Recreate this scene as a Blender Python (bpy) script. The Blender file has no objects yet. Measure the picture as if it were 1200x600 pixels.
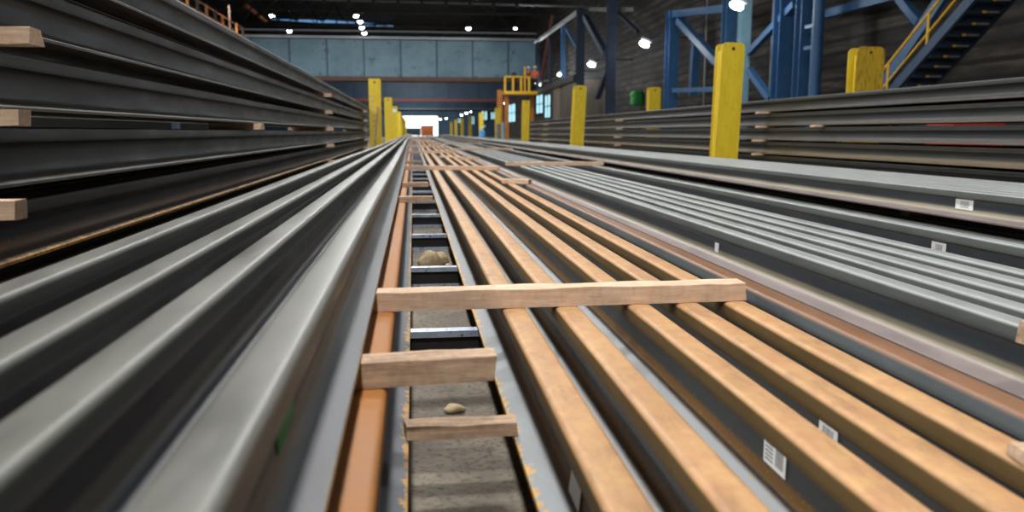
import bpy, bmesh, math, random
from mathutils import Vector, Matrix
random.seed(7)
SC = bpy.context.scene
COL = SC.collection
PI = math.pi

# ------------------------------------------------------------------ camera
F = 933.0                       # focal length in pixels of the 1200 px wide frame
VPX, VPY = 484.0, 154.5         # where lines along +Y converge
d = Vector((VPX-600, -(VPY-300), F)).normalized()     # +Y in camera axes (right, up, forward)
u = Vector((0, d.z, -d.y)).normalized()               # +Z
xr = Vector((u.y*d.z-u.z*d.y, u.z*d.x-u.x*d.z, u.x*d.y-u.y*d.x))
if xr.x < 0: xr = -xr
right = Vector((xr.x, d.x, u.x)); up = Vector((xr.y, d.y, u.y)); fwd = Vector((xr.z, d.z, u.z))
cd = bpy.data.cameras.new('camera'); cam = bpy.data.objects.new('camera', cd); COL.objects.link(cam)
cam.matrix_world = Matrix(((right.x, up.x, -fwd.x, 0), (right.y, up.y, -fwd.y, 0), (right.z, up.z, -fwd.z, 0), (0, 0, 0, 1)))
cd.sensor_width = 36; cd.lens = F*36/1200
cd.clip_start = 0.05; cd.clip_end = 400
cd.dof.use_dof = True; cd.dof.focus_distance = 2.9; cd.dof.aperture_fstop = 3.0
SC.camera = cam

def ray(x, y):
    c = right*(x-600) + up*(300-y) + fwd*F
    return c
def atX(x, y, X): r = ray(x, y); return r*(X/r.x)
def atY(x, y, Y): r = ray(x, y); return r*(Y/r.y)
def atZ(x, y, Z): r = ray(x, y); return r*(Z/r.z)

# ------------------------------------------------------------------ materials
MATS = {}
def nodes(name):
    m = bpy.data.materials.new(name); m.use_nodes = True
    nt = m.node_tree; b = nt.nodes['Principled BSDF']
    MATS[name] = m
    return m, nt, b
def N(nt, t, **kw):
    n = nt.nodes.new(t)
    for k, v in kw.items(): setattr(n, k, v)
    return n
def lk(nt, a, b): nt.links.new(a, b)
def rgb(h):      # sRGB 0-255 -> linear
    def f(c):
        c /= 255
        return c/12.92 if c <= .04045 else ((c+.055)/1.055)**2.4
    return (f(h[0]), f(h[1]), f(h[2]), 1)
def coords(nt, scale=(1, 1, 1), rand=True):
    tc = N(nt, 'ShaderNodeTexCoord'); mp = N(nt, 'ShaderNodeMapping')
    mp.inputs['Scale'].default_value = scale
    lk(nt, tc.outputs['Object'], mp.inputs['Vector'])
    if rand:
        oi = N(nt, 'ShaderNodeObjectInfo'); mu = N(nt, 'ShaderNodeMath', operation='MULTIPLY'); mu.inputs[1].default_value = 37
        lk(nt, oi.outputs['Random'], mu.inputs[0])
        cb = N(nt, 'ShaderNodeCombineXYZ')
        for i in range(3): lk(nt, mu.outputs[0], cb.inputs[i])
        lk(nt, cb.outputs[0], mp.inputs['Location'])
    return tc, mp
def noise(nt, vec, scale, detail=5, rough=.6):
    n = N(nt, 'ShaderNodeTexNoise'); n.inputs['Scale'].default_value = scale
    n.inputs['Detail'].default_value = detail; n.inputs['Roughness'].default_value = rough
    lk(nt, vec, n.inputs['Vector']); return n.outputs['Fac']
def ramp(nt, fac, stops, interp='LINEAR'):
    r = N(nt, 'ShaderNodeValToRGB'); cr = r.color_ramp; cr.interpolation = interp
    while len(cr.elements) < len(stops): cr.elements.new(1)
    for e, (p, c) in zip(cr.elements, stops):
        e.position = p; e.color = c if len(c) == 4 else (*c, 1)
    lk(nt, fac, r.inputs[0]); return r.outputs[0]
def mix(nt, fac, a, b, mode='MIX'):
    m = N(nt, 'ShaderNodeMix', data_type='RGBA', blend_type=mode)
    for s, v in ((m.inputs[0], fac), (m.inputs[6], a), (m.inputs[7], b)):
        if isinstance(v, (int, float)): s.default_value = v
        elif isinstance(v, tuple): s.default_value = v
        else: lk(nt, v, s)
    return m.outputs[2]
def math_(nt, op, a, b=None):
    m = N(nt, 'ShaderNodeMath', operation=op); m.use_clamp = False
    for i, v in enumerate((a, b)):
        if v is None: continue
        if isinstance(v, (int, float)): m.inputs[i].default_value = v
        else: lk(nt, v, m.inputs[i])
    return m.outputs[0]
def bump(nt, b, h, strength=.3, dist=.01):
    n = N(nt, 'ShaderNodeBump'); n.inputs['Strength'].default_value = strength; n.inputs['Distance'].default_value = dist
    lk(nt, h, n.inputs['Height']); lk(nt, n.outputs[0], b.inputs['Normal'])

def rail_mat(name, top, side, web, fillet, foot, toe, flake=0., speck=0., metal=.0, rough=.45, var=.25):
    """mill surface of one rail: colour by height on the section (the rolled and the rusted bands), mottled"""
    m, nt, b = nodes(name)
    tc, mp = coords(nt, (1, .12, 1))
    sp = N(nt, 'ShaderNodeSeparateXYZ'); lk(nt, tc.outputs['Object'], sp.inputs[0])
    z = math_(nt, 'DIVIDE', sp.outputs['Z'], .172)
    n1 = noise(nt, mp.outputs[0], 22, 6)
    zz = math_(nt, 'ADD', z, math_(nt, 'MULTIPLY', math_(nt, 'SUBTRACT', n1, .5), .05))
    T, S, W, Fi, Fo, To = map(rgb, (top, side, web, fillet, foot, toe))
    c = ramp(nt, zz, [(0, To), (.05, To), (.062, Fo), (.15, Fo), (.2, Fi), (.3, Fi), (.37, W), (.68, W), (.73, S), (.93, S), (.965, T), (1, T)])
    tc2, mp2 = coords(nt, (1, .25, 1))
    n2 = noise(nt, mp2.outputs[0], 9, 8, .65)
    dk = ramp(nt, n2, [(.25, (1-var,)*3), (.5, (1, 1, 1)), (.75, (1+var*.6,)*3)])
    c = mix(nt, 1, c, dk, 'MULTIPLY')
    tc3, mp3 = coords(nt, (1, 1, 1))
    if speck:    # rust specks along the web root
        n3 = noise(nt, mp3.outputs[0], 130, 3)
        band = math_(nt, 'MULTIPLY', math_(nt, 'LESS_THAN', z, .38), math_(nt, 'GREATER_THAN', z, .13))
        k = math_(nt, 'MULTIPLY', band, math_(nt, 'GREATER_THAN', n3, .66))
        c = mix(nt, math_(nt, 'MULTIPLY', k, speck), c, rgb((196, 132, 50)))
    if flake:    # flaking yellow rust on the toes of the foot
        n4 = noise(nt, mp3.outputs[0], 30, 5, .75)
        ax = math_(nt, 'ABSOLUTE', sp.outputs['X'])
        edge = math_(nt, 'MULTIPLY', math_(nt, 'SUBTRACT', ax, .052), 9)      # 0 .. .2 towards the toe
        k = math_(nt, 'GREATER_THAN', math_(nt, 'ADD', n4, edge), .655)
        k = math_(nt, 'MULTIPLY', k, math_(nt, 'LESS_THAN', z, .14))
        k = math_(nt, 'MULTIPLY', k, math_(nt, 'GREATER_THAN', ax, .052))
        c = mix(nt, math_(nt, 'MULTIPLY', k, flake), c, rgb((214, 160, 62)))
    if name.startswith('rusted head'):    # patchy rust: redder, browner and greyer areas
        n6 = noise(nt, mp3.outputs[0], 16, 7, .7); n7 = noise(nt, mp2.outputs[0], 24, 6, .7)
        hi = math_(nt, 'MULTIPLY', math_(nt, 'MINIMUM', math_(nt, 'MAXIMUM', math_(nt, 'SUBTRACT', z, .94), 0), .04), 25)
        c = mix(nt, math_(nt, 'MULTIPLY', hi, ramp(nt, n6, [(.42, (0, 0, 0)), (.7, (.75, .75, .75))])), c, rgb((168, 116, 84)))
        c = mix(nt, math_(nt, 'MULTIPLY', hi, ramp(nt, n7, [(.5, (0, 0, 0)), (.72, (.7, .7, .7))])), c, rgb((126, 98, 70)))
        c = mix(nt, math_(nt, 'MULTIPLY', hi, ramp(nt, n6, [(.28, (.7, .7, .7)), (.42, (0, 0, 0))])), c, rgb((200, 154, 94)))
    lk(nt, c, b.inputs['Base Color'])
    b.inputs['Metallic'].default_value = metal
    r = ramp(nt, n2, [(.3, (rough-.08,)*3), (.7, (rough+.12,)*3)])
    lk(nt, r, b.inputs['Roughness'])
    n5 = noise(nt, mp3.outputs[0], 90, 4)
    bump(nt, b, n5, .12, .004)
    return m
RM = {
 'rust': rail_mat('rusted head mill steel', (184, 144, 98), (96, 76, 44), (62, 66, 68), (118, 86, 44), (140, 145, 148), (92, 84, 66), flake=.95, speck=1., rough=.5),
 'rustgrey': rail_mat('rusted top grey sided steel', (128, 92, 66), (100, 106, 108), (62, 66, 68), (96, 84, 60), (140, 145, 148), (92, 84, 66), rough=.42),  # top colour darkened for the shadow of the grey row beside it
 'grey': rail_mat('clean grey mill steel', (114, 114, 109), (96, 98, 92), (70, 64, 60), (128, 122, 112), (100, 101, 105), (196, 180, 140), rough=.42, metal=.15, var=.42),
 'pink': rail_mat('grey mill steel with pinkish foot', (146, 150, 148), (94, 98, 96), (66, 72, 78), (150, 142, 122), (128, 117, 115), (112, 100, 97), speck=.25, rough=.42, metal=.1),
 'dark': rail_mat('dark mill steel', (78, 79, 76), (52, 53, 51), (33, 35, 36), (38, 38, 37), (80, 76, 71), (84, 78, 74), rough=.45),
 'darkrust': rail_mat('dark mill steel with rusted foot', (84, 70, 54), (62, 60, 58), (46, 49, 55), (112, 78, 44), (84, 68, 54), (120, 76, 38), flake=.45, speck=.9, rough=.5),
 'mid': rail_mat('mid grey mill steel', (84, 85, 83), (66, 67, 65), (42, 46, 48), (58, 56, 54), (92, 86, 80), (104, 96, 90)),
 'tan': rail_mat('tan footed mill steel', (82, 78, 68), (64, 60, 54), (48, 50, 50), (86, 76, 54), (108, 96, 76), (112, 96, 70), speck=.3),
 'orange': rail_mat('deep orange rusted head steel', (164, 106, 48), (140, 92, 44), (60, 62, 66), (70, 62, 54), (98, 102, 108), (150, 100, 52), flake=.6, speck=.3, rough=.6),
}
def mottled(name, c1, c2, scale=6, rough=.6, stretch=(1, 1, 1), metal=0, bumpk=.1, dirt=None, dirt_amt=.62):
    m, nt, b = nodes(name)
    tc, mp = coords(nt, stretch)
    n = noise(nt, mp.outputs[0], scale, 7, .62)
    c = ramp(nt, n, [(.3, rgb(c1)), (.7, rgb(c2))])
    if dirt:
        n2 = noise(nt, mp.outputs[0], scale*3.1, 6, .7)
        c = mix(nt, ramp(nt, n2, [(dirt_amt-.04, (0, 0, 0)), (dirt_amt+.06, (1, 1, 1))]), c, rgb(dirt))
    lk(nt, c, b.inputs['Base Color']); b.inputs['Roughness'].default_value = rough; b.inputs['Metallic'].default_value = metal
    if bumpk: bump(nt, b, n, bumpk, .01)
    return m
def emit(name, c, s):
    m, nt, b = nodes(name)
    b.inputs['Base Color'].default_value = rgb(c); b.inputs['Emission Color'].default_value = rgb(c); b.inputs['Emission Strength'].default_value = s
    return m
def wood_mat(name, c1, c2, c3):
    m, nt, b = nodes(name)
    tc, mp = coords(nt, (1.2, 9, 9))
    n = noise(nt, mp.outputs[0], 7, 6, .65)
    c = ramp(nt, n, [(.28, rgb(c1)), (.5, rgb(c2)), (.72, rgb(c3))])
    tc2, mp2 = coords(nt, (1, .6, .6))
    w = noise(nt, mp2.outputs[0], 60, 2, .4)          # saw marks across the grain
    c = mix(nt, .16, c, ramp(nt, w, [(.35, rgb(c1)), (.6, rgb(c3))]))
    n2 = noise(nt, mp2.outputs[0], 14, 5, .6)
    c = mix(nt, ramp(nt, n2, [(.62, (0, 0, 0)), (.75, (.4, .4, .4))]), c, rgb((128, 98, 76)))
    lk(nt, c, b.inputs['Base Color']); b.inputs['Roughness'].default_value = .8
    bump(nt, b, n, .35, .006)
    return m
WOOD = wood_mat('sawn timber', (190, 154, 126), (212, 180, 152), (230, 204, 178))
WOOD2 = wood_mat('weathered timber', (140, 114, 94), (182, 152, 126), (216, 188, 158))
YEL = mottled('yellow paint', (222, 190, 34), (238, 210, 56), 5, .5, (3, 3, .7), dirt=(120, 92, 40), dirt_amt=.66)
YELD = mottled('scuffed yellow paint', (178, 146, 34), (204, 172, 46), 5, .55, (3, 3, .5), dirt=(120, 80, 42), dirt_amt=.57)
RAILYEL = mottled('yellow handrail paint', (224, 176, 36), (240, 194, 50), 5, .5)
BLUE = mottled('blue structural paint', (44, 86, 128), (58, 102, 146), 3, .5, dirt=(38, 48, 60), dirt_amt=.68)
DBLUE = mottled('dark blue grimy paint', (26, 38, 56), (38, 54, 78), 3, .6)
PALEBLUE = mottled('pale blue paint and lamplit blue', (120, 165, 185), (150, 190, 205), 3, .5)
GIRD = mottled('grey blue girder plate', (74, 104, 122), (106, 138, 153), .5, .55, dirt=(62, 84, 98), dirt_amt=.6)
GIRDD = mottled('dark girder paint', (44, 64, 84), (54, 76, 98), .8, .6)
BROWN = mottled('rust brown flange', (70, 50, 42), (92, 66, 54), 2, .7)
REDBR = mottled('dull red flange', (112, 62, 58), (132, 76, 70), 2, .7)
BLACK = mottled('black rubber and painted shade', (18, 18, 18), (28, 28, 28), 8, .6)
STEELB = mottled('bluish bare steel', (150, 164, 186), (186, 198, 214), 12, .4, metal=.4, dirt=(52, 50, 48), dirt_amt=.6)
GALV = mottled('galvanised steel', (120, 124, 126), (150, 154, 156), 6, .45, metal=.3)
ORANGE = mottled('orange machine paint', (196, 104, 44), (214, 120, 56), 3, .5)
ORCOL = mottled('ochre orange paint', (168, 104, 40), (190, 122, 52), 2, .55, dirt=(100, 66, 36), dirt_amt=.6)
REDM = mottled('red paint', (176, 40, 30), (196, 52, 38), 4, .5)
SKYB = mottled('bright blue plastic', (70, 150, 220), (100, 175, 236), 4, .4)
GREEN = mottled('green paint', (30, 130, 50), (44, 150, 62), 4, .5)
STONE = mottled('broken rubble', (150, 132, 104), (206, 186, 150), 14, .9, bumpk=.6)
PAPER = mottled('white sticker paper', (240, 243, 242), (248, 249, 248), 4, .55, bumpk=0)
INK = mottled('grey barcode ink', (136, 138, 140), (150, 152, 154), 4, .6, bumpk=0)
SCUFF = mottled('bare scuffed patch', (176, 160, 130), (206, 192, 160), 14, .7)
LAMP = emit('lamp lens', (238, 248, 255), 22)
DAY = emit('overcast daylight', (250, 252, 255), 3.2)
SKYL = emit('blue skylight glow', (120, 170, 225), .75)
WINL = emit('bright frosted window', (170, 225, 240), 1.1)

def floor_mat():
    m, nt, b = nodes('worn concrete')
    tc, mp = coords(nt, (1, 1, 1), False)
    n = noise(nt, mp.outputs[0], 3, 9, .7)
    c = ramp(nt, n, [(.3, rgb((92, 85, 76))), (.55, rgb((132, 123, 110))), (.75, rgb((164, 154, 138)))])
    n2 = noise(nt, mp.outputs[0], 55, 8, .75)
    c = mix(nt, ramp(nt, n2, [(.5, (0, 0, 0)), (.62, (.8, .8, .8))]), c, rgb((74, 68, 62)))
    lk(nt, c, b.inputs['Base Color']); b.inputs['Roughness'].default_value = .85
    bump(nt, b, n2, .6, .012); return m
CONC = floor_mat()
def slat_mat():      # horizontally lapped dark cladding of the side wall
    m, nt, b = nodes('grimy horizontal cladding')
    tc = N(nt, 'ShaderNodeTexCoord'); sp = N(nt, 'ShaderNodeSeparateXYZ'); lk(nt, tc.outputs['Object'], sp.inputs[0])
    fr = math_(nt, 'FRACT', math_(nt, 'MULTIPLY', sp.outputs['Z'], 2.4))
    mp = N(nt, 'ShaderNodeMapping'); mp.inputs['Scale'].default_value = (1, .25, 1.6); lk(nt, tc.outputs['Object'], mp.inputs[0])
    n = noise(nt, mp.outputs[0], 1.6, 8, .65)
    c = ramp(nt, n, [(.3, rgb((24, 21, 19))), (.5, rgb((50, 44, 39))), (.66, rgb((92, 84, 75)))])
    c = mix(nt, ramp(nt, fr, [(0, (.95, .95, .95)), (.25, (.9, .9, .9)), (.36, (0, 0, 0)), (1, (0, 0, 0))]), c, rgb((14, 12, 11)))
    lk(nt, c, b.inputs['Base Color']); b.inputs['Roughness'].default_value = .8
    bump(nt, b, fr, .6, .05); return m
SLAT = slat_mat()
ROOF = mottled('dark roof sheeting', (30, 29, 28), (44, 41, 39), 1, .8, bumpk=0)
DARKW = mottled('dark blue grey wall', (52, 80, 104), (66, 98, 122), .6, .7, bumpk=0)
TRUSS = mottled('dark steelwork', (44, 46, 48), (62, 64, 66), 3, .6, bumpk=0)

# ------------------------------------------------------------------ mesh helpers
class MB:
    def __init__(s): s.bm = bmesh.new()
    def box(s, lo, hi, bev=0):
        lo = Vector(lo); hi = Vector(hi); c = (lo+hi)/2; sz = hi-lo
        r = bmesh.ops.create_cube(s.bm, size=1, matrix=Matrix.Translation(c) @ Matrix.Diagonal((*sz, 1)))
        if bev:
            es = list({e for v in r['verts'] for e in v.link_edges})
            bmesh.ops.bevel(s.bm, geom=es, offset=bev, segments=2, affect='EDGES', profile=.5)
        return s
    def bar(s, a, b, w, h=None, upv=(0, 0, 1)):          # rectangular bar from a to b
        h = h or w; a = Vector(a); b = Vector(b); t = (b-a); L = t.length; t.normalize()
        sd = t.cross(Vector(upv))
        if sd.length < 1e-4: sd = t.cross(Vector((0, 1, 0)))
        sd.normalize(); un = sd.cross(t)
        M = Matrix((( sd.x*w, t.x*L, un.x*h, (a.x+b.x)/2), (sd.y*w, t.y*L, un.y*h, (a.y+b.y)/2), (sd.z*w, t.z*L, un.z*h, (a.z+b.z)/2), (0, 0, 0, 1)))
        bmesh.ops.create_cube(s.bm, size=1, matrix=M); return s
    def ibeam(s, a, b, w, h, tf=None, upv=(0, 0, 1)):    # I-section: two flanges and a web
        tf = tf or h*.09; a = Vector(a); b = Vector(b); t = (b-a).normalized()
        sd = t.cross(Vector(upv))
        if sd.length < 1e-4: sd = t.cross(Vector((0, 1, 0)))
        sd.normalize(); un = sd.cross(t); o = un*(h/2-tf/2)
        s.bar(a+o, b+o, w, tf, upv); s.bar(a-o, b-o, w, tf, upv); s.bar(a, b, tf*.8, h-2*tf+.002, upv); return s
    def tube(s, pts, r, seg=8):
        pts = [Vector(p) for p in pts]; rings = []
        for i, p in enumerate(pts):
            t = (pts[min(i+1, len(pts)-1)]-pts[max(i-1, 0)]).normalized()
            q = t.to_track_quat('Z', 'Y')
            rr = r[i] if isinstance(r, (list, tuple)) else r
            rings.append([s.bm.verts.new(p + q @ Vector((rr*math.cos(2*PI*k/seg), rr*math.sin(2*PI*k/seg), 0))) for k in range(seg)])
        for A, B in zip(rings, rings[1:]):
            for k in range(seg):
                s.bm.faces.new((A[k], A[(k+1) % seg], B[(k+1) % seg], B[k]))
        s.bm.faces.new(rings[0][::-1]); s.bm.faces.new(rings[-1]); return s
    def ball(s, c, r, sc=(1, 1, 1), seg=14):
        bmesh.ops.create_uvsphere(s.bm, u_segments=seg, v_segments=max(6, seg*2//3), radius=r, matrix=Matrix.Translation(Vector(c)) @ Matrix.Diagonal((*sc, 1))); return s
    def lathe(s, c, prof, seg=20, axis='Z'):
        rings = []
        for (r, z) in prof:
            rings.append([s.bm.verts.new(Vector(c)+Vector((r*math.cos(2*PI*k/seg), r*math.sin(2*PI*k/seg), z))) for k in range(seg)])
        for A, B in zip(rings, rings[1:]):
            for k in range(seg): s.bm.faces.new((A[k], A[(k+1) % seg], B[(k+1) % seg], B[k]))
        s.bm.faces.new(rings[0][::-1]); s.bm.faces.new(rings[-1]); return s
    def mesh(s, name, mat, sharp=35):
        bmesh.ops.recalc_face_normals(s.bm, faces=s.bm.faces)
        me = bpy.data.meshes.new(name); s.bm.to_mesh(me); s.bm.free()
        if mat: me.materials.append(mat)
        me.polygons.foreach_set('use_smooth', [True]*len(me.polygons))
        me.set_sharp_from_angle(angle=math.radians(sharp))
        return me
    def build(s, name, mat, parent=None, loc=(0, 0, 0), rot=(0, 0, 0)):
        o = bpy.data.objects.new(name, s.mesh(name, mat)); COL.objects.link(o)
        o.location = loc; o.rotation_euler = rot
        if parent: o.parent = parent
        return o
def tag(o, label, cat, group=None, kind=None):
    if label: o['label'] = label
    if cat: o['category'] = cat
    if group: o['group'] = group
    if kind: o['kind'] = kind
    return o
def empty(name, loc, label, cat, group=None, rz=0):
    o = bpy.data.objects.new(name, None); COL.objects.link(o); o.location = loc; o.rotation_euler.z = rz
    o.empty_display_size = .1
    return tag(o, label, cat, group)
def struct(o): o['kind'] = 'structure'; return o
def copy_tree(o, parent=None):
    c = o.copy(); COL.objects.link(c)
    if parent: c.parent = parent
    for ch in list(o.children): copy_tree(ch, c)
    return c
ORD = ['first', 'second', 'third', 'fourth', 'fifth', 'sixth', 'seventh']

# ------------------------------------------------------------------ levels (camera height is z = 0)
FLOOR = -.785
RAILH = .172
Z_BROWN = -.505            # head top of the rusted rails
Z_BEAR = Z_BROWN-RAILH     # top of the steel bearers
Z_L = -.277                # head top of the clean rails on the left
Z_S = -.474                # head top of the close row on the right
Z_U = -.353                # head top of the row in front of the yellow posts

# ------------------------------------------------------------------ rails
HALF = [(75, 0), (75, 9), (73.6, 11.2), (60, 14.6), (46, 18.6), (33, 22.8), (22, 28), (14.5, 35), (10.8, 45), (8.8, 60), (8.3, 78), (8.6, 95), (10, 107),
        (13.5, 115), (20, 121), (29, 124.4), (35, 126.6), (36.4, 130), (36.2, 140), (36, 158), (35.5, 162), (33.8, 166), (31, 169), (27, 170.9), (22, 171.5), (10, 172), (0, 172.1)]
PROF = [(x/1000, z/1000) for x, z in HALF] + [(-x/1000, z/1000) for x, z in HALF[-2::-1]]
def rail_mesh(mat, y0, y1, off=None, sx=1., seg=None):
    bm = bmesh.new(); L = y1-y0; n = seg or max(6, int(L/1.2)); rings = []
    for i in range(n+1):
        y = y0+L*i/n; ox = off(y) if off else 0
        rings.append([bm.verts.new((x*sx+ox, y, z)) for x, z in PROF])
    k = len(PROF)
    for A, B in zip(rings, rings[1:]):
        for j in range(k): bm.faces.new((A[j], B[j], B[(j+1) % k], A[(j+1) % k]))
    bm.faces.new(rings[0]); bm.faces.new(rings[-1][::-1])
    mb = MB(); mb.bm.free(); mb.bm = bm
    return mb.mesh('steel_rail', mat, 30)
def rail(me, X, ztop, label, group=None):
    o = bpy.data.objects.new('steel_rail', me); COL.objects.link(o); o.location = (X, 0, ztop-RAILH)
    return tag(o, label, 'rail', group)

# clean grey rails, left of the channel
bend = [lambda y, a=a: -a*(1-math.cos((y-6)/7.5)) if y > 6 else 0 for a in (.022, .008, .003)] + [lambda y: .045*(lambda t: t*t*(3-2*t))(min(1, max(0, (y-8)/9)))]
Llab = ['clean grey rail edging the open channel, nearest of the four blurred left rails', 'second blurred grey rail left of the open channel',
        'third blurred grey rail left of the open channel', 'blurred grey rail farthest left, next to the tall left stack']
LX = [-.186, -.3745, -.536, -.737]
L_ = []
for i, X in enumerate(LX):
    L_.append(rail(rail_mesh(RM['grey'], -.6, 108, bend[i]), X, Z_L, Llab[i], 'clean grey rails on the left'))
g = atX(334, 556, LX[0]+.0105)
mk = MB().box((.0105, g.y-.05, .05), (.0115, g.y+.09, .085), .0004).build('paint_mark', GREEN, L_[0]); mk['label'] = 'bright green paint mark'
# layer under them
ormesh = rail_mesh(RM['orange'], -.6, 108)
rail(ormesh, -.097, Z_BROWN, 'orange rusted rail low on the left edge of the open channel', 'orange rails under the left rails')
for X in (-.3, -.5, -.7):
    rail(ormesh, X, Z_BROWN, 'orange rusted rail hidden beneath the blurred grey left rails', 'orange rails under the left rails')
# rusted rails
rmesh = rail_mesh(RM['rust'], -.6, 106)
RX = [.284, .441, .657, .807, .957, 1.118]
Rlab = ['rusty-topped rail bordering the open channel, its grey foot edge flaking yellow', 'second rusty-topped rail from the open channel',
        'third rusty-topped rail from the open channel, a double barcode sticker on its web', 'fourth rusty-topped rail from the open channel',
        'fifth rusty-topped rail from the open channel', 'sixth rusty rail, grey-edged and lying beside the pinkish-footed grey rail']
r6mesh = rail_mesh(RM['rustgrey'], -.6, 106)
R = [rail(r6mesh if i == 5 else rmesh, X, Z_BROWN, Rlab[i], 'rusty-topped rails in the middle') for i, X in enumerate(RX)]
# close row of light grey rails on the right
smesh = rail_mesh(RM['pink'], -.6, 104, sx=.93)
SX = [1.522+.1402*i for i in range(5)]
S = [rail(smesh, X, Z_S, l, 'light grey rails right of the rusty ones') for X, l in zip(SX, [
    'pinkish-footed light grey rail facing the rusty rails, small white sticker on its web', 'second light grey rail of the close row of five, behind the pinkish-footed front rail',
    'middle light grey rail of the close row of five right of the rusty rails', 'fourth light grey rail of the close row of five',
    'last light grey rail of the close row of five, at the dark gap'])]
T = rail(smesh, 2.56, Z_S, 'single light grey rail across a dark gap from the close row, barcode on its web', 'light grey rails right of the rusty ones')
# row in front of the posts
UX = [3.36+.1402*i for i in range(7)]
U = [rail(smesh, X, Z_U, ('front rail' if i == 0 else ORD[i]+' rail') + ' of the raised grey row below the yellow posts' + (', barcode sticker on web' if i == 0 else ''),
          'raised grey rails below the yellow posts') for i, X in enumerate(UX)]
for i in range(4):  # unseen rails added as a blocker, so the gap stays black
    rail(smesh, 3.42+.2*i, FLOOR+RAILH+.002, 'unseen rail added to keep the gap beneath the raised grey row black', 'added rails beneath the raised grey row')
# tall left stack: face rail per layer + two columns behind
lmesh = rail_mesh(RM['dark'], -.8, 21.9); lrmesh = rail_mesh(RM['darkrust'], -.8, 21.9)
LSTOP = .672; LSP = .219; LSX = -1.221
for k in range(6):
    me = lrmesh if k >= 4 else lmesh
    nm = ['topmost', 'second', 'third', 'fourth', 'fifth', 'lowest'][k]
    rail(me, LSX, LSTOP-LSP*k, nm+' dark rail' + (' down' if 0 < k < 5 else '') + ' in the face of the tall left stack' + (', rusty foot' if k == 4 else ''), 'face rails of the tall left stack')
    for c in (1, 2):
        rail(me, LSX-.16*c, LSTOP-LSP*k, 'dark rail inside the tall left stack, behind its face', 'rails inside the tall left stack')
# long stack on the right behind the posts
vmesh = rail_mesh(RM['mid'], 1., 37.); vrmesh = rail_mesh(RM['tan'], 1., 37.); vdmesh = rail_mesh(RM['dark'], 1., 37.)
VTOP = .46; VP_ = .2; VX = 5.156
for k in range(6):
    me = [vdmesh, vmesh, vmesh, vrmesh, vdmesh, vdmesh][k]
    nm = ['topmost', 'second', 'third', 'fourth', 'fifth', 'lowest'][k]
    rail(me, VX, VTOP-VP_*k, nm+' rail' + (' down' if 0 < k < 5 else '') + ' in the face of the long right stack behind the yellow posts', 'face rails of the long right stack')
    for c in (1, 2, 3, 4, 5):
        rail(me, VX+.16*c, VTOP-VP_*k, 'grey rail inside the long right stack, behind its face', 'rails inside the long right stack')

# stickers: children of the rail they are stuck on; s=-1 is the side facing the camera's channel
def tilted_sticker(rl, y, zt, zb, xt, xb, w, lab):
    xm, zm = (xt+xb)/2, (zt+zb)/2; v = Vector((xt-xb, 0, zt-zb))
    p = MB().bar((xm, y-w/2, zm), (xm, y+w/2, zm), .0012, v.length, v).build('sticker', PAPER, rl); p['label'] = lab
def sticker(rl, y, z, w, h, xloc, bars, lab):
    p = MB().box((xloc-.0008, y-w/2, z-h/2), (xloc+.0006, y+w/2, z+h/2)).build('sticker', PAPER, rl)
    p['label'] = lab
    if bars:
        m = MB()
        for (b0, b1, horiz) in bars:
            y0 = y-w/2+b0*w; y1 = y-w/2+b1*w
            if horiz:
                for q in range(6):
                    zz = z-h*.33+q*h*.13; m.box((xloc-.0014, y0, zz-h*.03), (xloc-.0008, y1, zz+h*.03))
            else:
                n = 9
                for q in range(n):
                    a = y0+(y1-y0)*q/n; ww = (y1-y0)/n*random.uniform(.3, .6); m.box((xloc-.0014, a, z-h*.34), (xloc-.0008, a+ww, z+h*.3))
        m.build('barcode', INK, p)
    return p
def stick_at(rl, px, py, w, h, lab, bars, dz=0):
    xf = rl.location.x-.0115; p = atX(px, py, xf)
    return sticker(rl, p.y, p.z-rl.location.z+dz, w, h, -.0115, bars, lab)
stick_at(R[2], 908, 532, .088, .06, 'white sticker with two barcodes', [(.1, .46, False), (.56, .92, True)])
q = atX(674, 551, RX[0]-.014); tilted_sticker(R[0], q.y, .08, .036, -.0105, -.0165, .085, 'small blank white sticker')
stick_at(R[3], 971, 499, .07, .05, 'white sticker half hidden under the head', [(.2, .8, False)], -.02)
stick_at(S[0], 840, 290, .05, .048, 'small square white sticker', None)
stick_at(T, 1100, 290, .11, .05, 'white barcode sticker', [(.25, .75, False)])
stick_at(U[0], 1130, 239.5, .16, .065, 'white barcode sticker', [(.25, .75, False)])

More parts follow.
